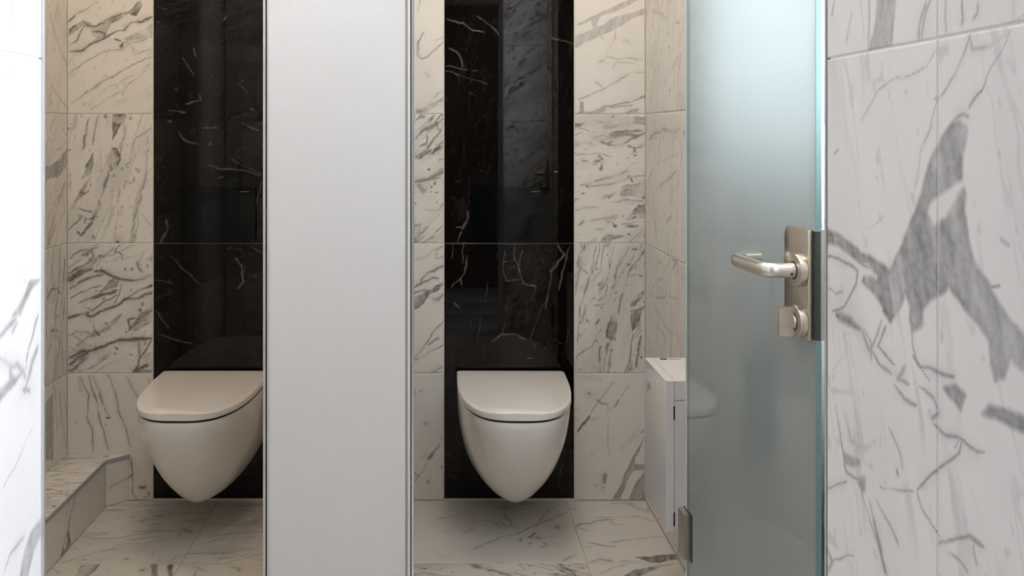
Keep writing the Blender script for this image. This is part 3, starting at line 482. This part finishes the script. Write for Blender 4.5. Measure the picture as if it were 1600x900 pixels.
# floor stones
PF = Plane((0, 0, 0), (1, 0, 0), (0, 1, 0)); YT = 2.528
for key, x0, x1, y0, y1, r in (('FL0', XL, -0.675, YT, YB, .0036), ('FM0', -0.675, -0.1875, YT, YB, .0036), ('FL1', XL, -0.675, 2.098, YT, .004), ('FM1', -0.675, -0.1875, 2.098, YT, .004),
                            ('FR0', -0.1875, 0.394, YT, YB, .0036), ('FS0', 0.394, XR, YT, YB, .003), ('FR1', -0.1875, 0.394, 2.098, YT, .004), ('FS1', 0.394, XR, 2.098, YT, .004)):
    slab('floor_tile', PF, x0, x1, y0, y1, M['floor_marble'], fl, V[key], r, seed=len(fl.children)+101, gap=0.0011)
for y0, y1 in ((1.668, 2.098), (1.24, 1.668), (0.81, 1.24), (0.38, 0.81), (-0.05, 0.38), (-0.48, -0.05), (-1.1, -0.48)):
    for x0, x1 in ((-1.3, -0.675), (-0.675, -0.1875), (-0.1875, 0.394), (0.394, 1.3)):
        if y0 > 0.4: x0, x1 = max(x0, XL), min(x1, XR)
        slab('floor_tile', PF, x0, x1, y0, y1, M['floor_marble'], fl, gap=0.0011)

# doorway reveals at both picture edges, and the wall faces turned to the stalls
JM = M['jamb_marble']
PJR = Plane((XJR, YJ, 0), (0, -1, 0), (0, 0, 1)); PJL = Plane((XJL, YJ0, 0), (0, 1, 0), (0, 0, 1))
JZ = [0, 0.40, 1.2005, 2.08]
sp = YJ-0.6627
for r, key in enumerate((None, 'RJ', 'RJU')):
    s = dict(V[key], seed=3) if key else None
    slab('marble_tile', PJR, 0.003, sp, JZ[r], JZ[r+1], JM, wf, s, 0.0012, gap=0.0005, rv=0.0014, seed=3)
    slab('marble_tile', PJR, sp, YJ-YJ0, JZ[r], JZ[r+1], JM, wf, s, 0.0012, gap=0.0005, rv=0.0014, seed=3)
for r, key in enumerate((None, 'LJ', 'LJU')):
    s = dict(V[key], seed=4) if key else None
    slab('marble_tile', PJL, 0, YJ-YJ0-0.003, JZ[r], JZ[r+1], JM, wf, s, 0.002, gap=0.0005, rv=0.002, seed=4)
PFL = Plane((0, YJ, 0), (-1, 0, 0), (0, 0, 1))
for r in range(len(ROWS)-1):
    slab('marble_tile', PFL, -XR, -XJR-0.003, ROWS[r], ROWS[r+1], T_, wf, {'streak': (-35, .8)}, 0.005, seed=131+r)
    for a, b in ((-XJL+0.003, 0.75), (0.75, -XL)):
        slab('marble_tile', PFL, a, b, ROWS[r], ROWS[r+1], T_, wf, seed=140+r)
box('corner_profile', (XJR-0.0006, YJ-0.003, 0), (XJR+0.0045, YJ+0.001, 2.08), M['profile'], wf)
box('corner_profile', (XJL-0.0045, YJ-0.003, 0), (XJL+0.0012, YJ+0.001, 2.08), M['alu'], wf)

# boxed-in ledge along the left stall wall
tr = props(empty('trim_1', (XL, YB, 0)), 'low marble ledge along the left wall of the left stall, edged with a metal strip', 'ledge', None, 'structure')
LZ, LX, LE = 0.142, -1.005, -0.949
def prism(name, poly, z0, z1, mat, parent, spec=None):
    bm = bmesh.new(); loft(bm, [[(x-XL, y-YB, z) for x, y in poly] for z in (z0, z1)])
    return done(bm, name, mat, parent)
YE = 2.905; Y0 = YF+0.03
prism('core', [(XL, Y0), (LX-0.009, Y0), (LX-0.009, YE+0.009), (LE-0.006, YB), (XL, YB)], 0, LZ-0.009, M['grout'], tr)
def tslab(*a, **k):
    o = slab(*a, **k); o.location -= tr.location; return o
PLT = Plane((0, 0, LZ), (1, 0, 0), (0, 1, 0))
tslab('ledge_top_tile', PLT, XL, LX-0.002, 2.529, YB, T_, tr, V['ledge_top'], 0.0035, seed=151)
tslab('ledge_top_tile', PLT, XL, LX-0.002, Y0, 2.529, T_, tr, V['ledge_top'], 0.0035, seed=151)
prism('ledge_top_tile', [(LX-0.002, YE), (LE-0.004, YB-0.002), (LX-0.002, YB-0.002)], LZ-0.008, LZ, T_, tr)
PLS = Plane((LX, 0, 0), (0, 1, 0), (0, 0, 1))
tslab('ledge_side_tile', PLS, 2.40, YE, 0, LZ-0.009, T_, tr, V['ledge_side'], 0.003, seed=152)
tslab('ledge_side_tile', PLS, Y0, 2.40, 0, LZ-0.009, T_, tr, V['ledge_side'], 0.003, seed=152)
ev = Vector((LE-LX, YB-YE, 0)).normalized()
PLE = Plane((LX, YE, 0), ev, (0, 0, 1))
tslab('ledge_end_tile', PLE, 0, (Vector((LE, YB, 0))-Vector((LX, YE, 0))).length-0.003, 0, LZ-0.009, T_, tr, V['ledge_end'], 0.003, seed=153)
def bar(name, a, b, wd, z0, z1, mat, parent):
    a, b = Vector(a), Vector(b); d = (b-a).normalized(); n = Vector((-d.y, d.x, 0))*wd/2
    bm = bmesh.new(); loft(bm, [[(p.x-XL, p.y-YB, z) for p in (a-n, b-n, b+n, a+n)] for z in (z0, z1)])
    return done(bm, name, mat, parent)
bar('metal_edge_strip', (LX, Y0, 0), (LX, YE, 0), 0.005, LZ-0.009, LZ+0.0006, M['profile'], tr)
bar('metal_edge_strip', (LX, YE, 0), (LE, YB-0.001, 0), 0.005, LZ-0.009, LZ+0.0006, M['profile'], tr)

# ---------------------------------------------------------------- white panel between the stall openings
PX0, PX1 = (411-PX)/F*YF, (646.5-PX)/F*YF
sp_ = props(empty('stall_panel', ((PX0+PX1)/2, YF, 0)), 'tall white front panel between the two stall openings, framed by slim metal profiles', 'partition', None, 'thing')
hw = (PX1-PX0)/2
box('panel_board', (-hw+0.013, 0.004, 0.0), (hw-0.017, 0.026, 2.2), M['panel'], sp_)
for x0, x1, y, mt, nm in ((-hw, -hw+0.0045, 0.0, 'alu', 'edge_profile'), (-hw+0.0045, -hw+0.0075, 0.006, 'rubber', 'rubber_seal'), (-hw+0.0075, -hw+0.0110, 0.0, 'alu', 'edge_profile'), (-hw+0.0110, -hw+0.013, 0.002, 'panel', 'edge_profile'),
                      (hw-0.017, hw-0.0115, 0.0035, 'profile', 'edge_profile'), (hw-0.0115, hw-0.0068, 0.0, 'panel', 'edge_profile'), (hw-0.0068, hw-0.0045, 0.006, 'rubber', 'rubber_seal'), (hw-0.0045, hw, 0.0, 'alu', 'edge_profile')):
    box(nm, (x0, y, 0.0), (x1, 0.028, 2.2), M[mt], sp_)

# ---------------------------------------------------------------- wall-hung toilets
def dring(wd, ln, n=2.4, k=44, yb=0.0, z=0.0, back=0.0, rnd=0.0):
    """D-shaped outline: straight back at the wall, rounded nose towards -Y."""
    R = []
    for i in range(k+1):
        t = math.pi*i/k
        x = wd*math.copysign(abs(math.cos(t))**(2/n), math.cos(t)); y = -(ln*abs(math.sin(t))**(2/n))
        R.append((x, yb+y, z))
    return R
def toilet(loc, rot, label):
    t = props(empty('toilet', loc, (0, 0, rot)), label, 'toilet', None)
    LV = [(.0850, .010, .205, 2.0), (.0856, .017, .214, 2.0), (.0885, .022, .224, 2.0), (.0905, .044, .240, 2.0), (.0950, .058, .256, 2.1), (.1020, .072, .270, 2.1), (.112, .087, .286, 2.2), (.128, .1025, .306, 2.2), (.150, .119, .330, 2.25), (.178, .134, .357, 2.3), (.2015, .143, .376, 2.35), (.227, .150, .396, 2.4),
          (.2505, .1545, .413, 2.5), (.274, .158, .428, 2.6), (.298, .1605, .441, 2.7), (.322, .1620, .452, 2.8), (.343, .1630, .459, 2.9), (.362, .1632, .463, 3.0), (.376, .1632, .464, 3.0), (.3800, .1626, .463, 3.0), (.3815, .1605, .460, 3.0)]
    bm = bmesh.new(); loft(bm, [dring(a, b*1.026, n, z=z) for z, a, b, n in LV])
    o = done(bm, 'ceramic_bowl', M['ceramic'], t, smooth=True)
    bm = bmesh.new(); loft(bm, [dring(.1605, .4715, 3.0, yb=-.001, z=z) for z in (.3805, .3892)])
    done(bm, 'seat_shadow_ring', M['shade'], t)  # ring coloured dark to stand in for the shadow between bowl and lid
    def lidring(wd, ln, z, yb):
        r = 0.010; P = dring(wd, ln, 3.1, yb=yb-r, z=z)
        return P+[(-wd+r*.29, yb-r*.29, z), (-wd+r, yb, z), (wd-r, yb, z), (wd-r*.29, yb-r*.29, z)]
    bm = bmesh.new()
    loft(bm, [lidring(.1640+o_, .447+o_, z, -.020+o_) for z, o_ in ((.3884, -.004), (.3889, -.0015), (.3900, 0), (.4010, 0), (.4040, -.0012), (.4055, -.0040), (.4060, -.0080), (.4072, -.035))])
    done(bm, 'lid', M['lid'], t, smooth=True)
    return t
toilet((0.2225, YB, 0), math.radians(-1.0), 'white wall-hung toilet in the right stall, whole in view beside the bin')
toilet((-0.676, YB, 0), 0.0, 'white wall-hung toilet in the left stall, partly hidden by the white panel')

# flush plates
for x, lab in ((-0.674, 'black glass flush plate on the black marble above the left toilet'), (0.222, 'black glass flush plate on the black marble above the right toilet')):
    p = props(empty('flush_plate', (x, YB, 0.800)), lab, 'flush plate')
    box('glass_panel', (-0.114, -0.010, 0.0), (0.114, -0.002, 0.166), M['blackglass'], p, bevel=0.001)
    box('mounting_frame', (-0.110, -0.002, 0.004), (0.110, 0.0, 0.162), M['slot'], p)
    box('maker_mark', (0.066, -0.0104, 0.151), (0.094, -0.0100, 0.1535), M['faint'], p)

# ---------------------------------------------------------------- wall-hung bin in the right stall
bn = props(empty('sanitary_bin', (XR, 2.2475, 0.2470)), 'white plastic wall-hung bin on the right wall beside the right toilet', 'bin')
XB = -0.132
box('bin_body', (XB+0.0195, -0.110, 0.0), (-0.0005, 0.110, 0.290), M['plastic'], bn, bevel=0.006)
box('front_cover', (XB, -0.1105, 0.0), (XB+0.0185, 0.1105, 0.334), M['plastic'], bn, bevel=0.0085, seg=5)
box('top_cap', (XB+0.0195, -0.110, 0.2915), (-0.0005, 0.110, 0.334), M['plastic'], bn, bevel=0.009, seg=4)
for z in (0.012, 0.248):
    box('hinge_slot', (XB+0.0165, -0.1112, z), (XB+0.0200, -0.109, z+0.030), M['slot'], bn)
box('lock_hole', (XB+0.035, 0.090, 0.3335), (XB+0.050, 0.100, 0.3355), M['slot'], bn)
box('lid_slot', (XB+0.055, 0.094, 0.3338), (XB+0.085, 0.098, 0.3348), M['logo'], bn); box('lid_slot', (XB+0.10, 0.094, 0.3338), (XB+0.125, 0.098, 0.3348), M['logo'], bn)
lg = bmesh.new()
for y, h, z in ((0.078, 0.022, 0.262), (0.070, 0.014, 0.266), (0.062, 0.020, 0.268), (0.055, 0.012, 0.274), (0.048, 0.016, 0.272)):
    add_box(lg, (XB-0.0004, y-0.0022, z), (XB+0.0005, y+0.0022, z+h))
done(lg, 'printed_mark', M['logo'], bn)

# toilet brush on the dividing wall (seen mirrored in the glass door)
tb = props(empty('toilet_brush', (-0.1135, 2.722, 0.176)), 'dark wall-hung toilet brush in its holder, mirrored in the glass door', 'toilet brush')
cyl('brush_holder', 0.042, 0.296, M['darkplastic'], tb, (0, 0, 0.148), bevel=0.006)
cyl('brush_handle', 0.010, 0.066, M['darkplastic'], tb, (0, 0, 0.329), bevel=0.003)
box('wall_bracket', (-0.0435, -0.02, 0.20), (-0.039, 0.02, 0.27), M['darkplastic'], tb)

# ---------------------------------------------------------------- glass door of the right stall, standing open
X1, Y1 = 388/F*YF, YF
TH = math.radians(4.4)
u = Vector((math.sin(TH), -math.cos(TH), 0)); t_end = (1275-PX)/F
LD = (t_end*Y1-X1)/(u.x-t_end*u.y)
# local frame: +x runs from hinge to handle, -y... faces the stall opening
gd = props(empty('glass_door', (X1, Y1, 0.0), (0, 0, math.atan2(u.y, u.x))), 'frosted greenish glass door standing open before the right wall, with lever handle', 'door', None, 'thing')
# with local x = u, local y = z cross u points away from the visible face's side
ny = Vector((0, 0, 1)).cross(u)            # (cos, sin): to the right, behind the glass
Z0, Z1 = 0.012, 2.06
box('glass_pane', (0.022, 0.0, Z0), (LD-0.001, 0.008, Z1), M['frost'], gd)
box('glass_margin', (0.004, 0.0, Z0), (0.022, 0.008, Z1), M['frost_edge'], gd)
box('edge_seal', (-0.002, -0.0005, Z0), (0.004, 0.0085, Z1), M['seal'], gd)
box('glass_edge', (LD-0.001, 0.0, Z0), (LD, 0.008, Z1), M['teal'], gd)
# lock plate and lever
ZH = 0.944
def pxl(x, off=0.0):
    """distance along the door for a point seen at column x, off metres in front of (negative) the glass face"""
    t = (x-PX)/F
    return (t*(Y1+ny.y*off)-X1-ny.x*off)/(u.x-t*u.y)
a0, a1 = pxl(1225, -0.008), pxl(1262.5, -0.008)
zc = lambda y, a: CH-(y-PY)/F*(Y1+u.y*a)
zt, zb = zc(359, a1), zc(533, a1)
bm = bmesh.new(); add_box(bm, (a0, -0.008, zb), (a1, -0.0005, zt))
bmesh.ops.bevel(bm, geom=[e for e in bm.edges if abs((e.verts[0].co-e.verts[1].co).y) > 0.004 and min(e.verts[0].co.x, e.verts[1].co.x) < a0+0.001], offset=0.016, segments=6, profile=0.5, affect='EDGES')
lock = done(bm, 'lock_plate', M['nickel'], gd, smooth=True, bevel=0.0012, seg=2)
box('rubber_gasket', (a0+0.004, -0.0006, zb+0.002), (LD+0.0006, 0.0062, zt-0.002), M['rubber'], gd)
box('back_lock_plate', (a0, 0.0086, zb), (a1, 0.016, zt), M['nickel'], gd, bevel=0.002)
ac = pxl(1243, -0.017); zl, zk = zc(422, ac), zc(502, ac)
def dchild(o): o.parent = lock; return o
dchild(cyl('rose', 0.0232, 0.012, M['nickel'], gd, (ac, -0.0138, zl), 'Y', n=64, bevel=0.0015, seg=3))
dchild(cyl('rose', 0.0232, 0.012, M['nickel'], gd, (ac, -0.0138, zk), 'Y', n=64, bevel=0.0015, seg=3))
for zz in (zl, zk): dchild(cyl('rose_recess', 0.0128, 0.0006, M['slot'], gd, (ac, -0.0200, zz), 'Y'))
dchild(tube('lever_handle', [(ac, -0.019, zl), (ac, -0.058, zl), (ac-0.119, -0.058, zl), (ac-0.120, -0.018, zl)], 0.0106, M['steel'], gd, n=24))
dchild(cyl('grub_screw', 0.0022, 0.004, M['slot'], gd, (ac+0.0088, -0.027, zl-0.004), 'X', n=12))
dchild(cyl('turn_collar', 0.011, 0.006, M['steel'], gd, (ac, -0.0204, zk), 'Y', bevel=0.001))
bm = bmesh.new(); add_box(bm, (ac-0.0028, -0.042, zk-0.020), (ac+0.0028, -0.0195, zk+0.021))
dchild(done(bm, 'thumb_turn', M['nickel'], gd, smooth=True, bevel=0.0012))
cyl('back_rose', 0.0232, 0.009, M['nickel'], gd, (ac, 0.0205, zl), 'Y', bevel=0.002)
tube('back_lever_handle', [(ac, 0.025, zl), (ac, 0.060, zl), (ac-0.115, 0.062, zl)], 0.0098, M['steel'], gd)
# hinges (lower one in view, upper one mirrored in the black marble)
for y0, y1 in ((796, 866), (None, None)):
    if y0: zz0, zz1 = CH-(y1-PY)/F*YF, CH-(y0-PY)/F*YF
    else: zz0, zz1 = 1.70, 1.787
    h = box('hinge', (-0.012, -0.012, zz0), (pxl(1079), -0.0006, zz1), M['nickel'], gd, bevel=0.0025, seg=3)
    b2 = box('hinge_backing', (-0.012, 0.0086, zz0), (pxl(1079), 0.019, zz1), M['nickel'], gd, bevel=0.0025)
    b3 = box('hinge_gasket', (-0.012, -0.0007, zz0-0.002), (pxl(1082), 0.0087, zz1+0.002), M['rubber'], gd)
# glass door of the left stall, standing open beyond the left doorway reveal (seen edge-on in the black marble)
X2 = -0.895
v2 = Vector((-math.sin(TH), -math.cos(TH), 0))
g2 = props(empty('glass_door', (X2, Y1, 0.0), (0, 0, math.atan2(v2.y, v2.x))), 'frosted glass door of the left stall, mirrored edge-on in the left black marble', 'door', None, 'thing')
box('glass_pane', (0.0, -0.008, Z0), (LD-0.001, 0.0, Z1), M['frost'], g2)
box('glass_edge', (LD-0.001, -0.008, Z0), (LD, 0.0, Z1), M['teal'], g2)
for y0, y1 in ((0.0005, 0.008), (-0.016, -0.0085)):
    box('lock_plate', (a0, y0, zb), (a1, y1, zt), M['nickel'], g2, bevel=0.001)
tube('lever_handle', [(ac, 0.008, zl), (ac, 0.056, zl), (ac-0.118, 0.057, zl)], 0.0098, M['steel'], g2)
for z in (0.286, 1.70):
    box('hinge', (-0.012, -0.012, z), (0.032, 0.004, z+0.087), M['nickel'], g2, bevel=0.002)
# fixed side glass the door hangs from
fg = props(empty('side_glass', (0.56, YF+0.02, 0)), 'narrow fixed black glass strip behind the hinge side of the glass door', 'glass panel')
box('glass_pane', (X1+0.022-0.56, 0, Z0), (XR-0.002-0.56, 0.008, 2.2), M['blackglass'], fg)

# ---------------------------------------------------------------- ceiling lamps
for i, (nm, x, y, pw_, col, r) in enumerate(LAMPS):
    lab = ['round recessed ceiling lamp above the left toilet', 'round recessed ceiling lamp above the right toilet', 'round recessed ceiling lamp in front of the white panel'][i]
    e = props(empty('ceiling_lamp', (x, y, CEIL)), lab, 'lamp')
    cyl('trim_ring', r/2+0.015, 0.012, M['plaster'], e, (0, 0, -0.006))
    cyl('diffuser', r/2, 0.004, emit('lamp_diffuser_%d' % i, col, 3), e, (0, 0, -0.0142))
    area('lamp_light', (x, y, CEIL-0.02), (x, y, 0), r, pw_, col)
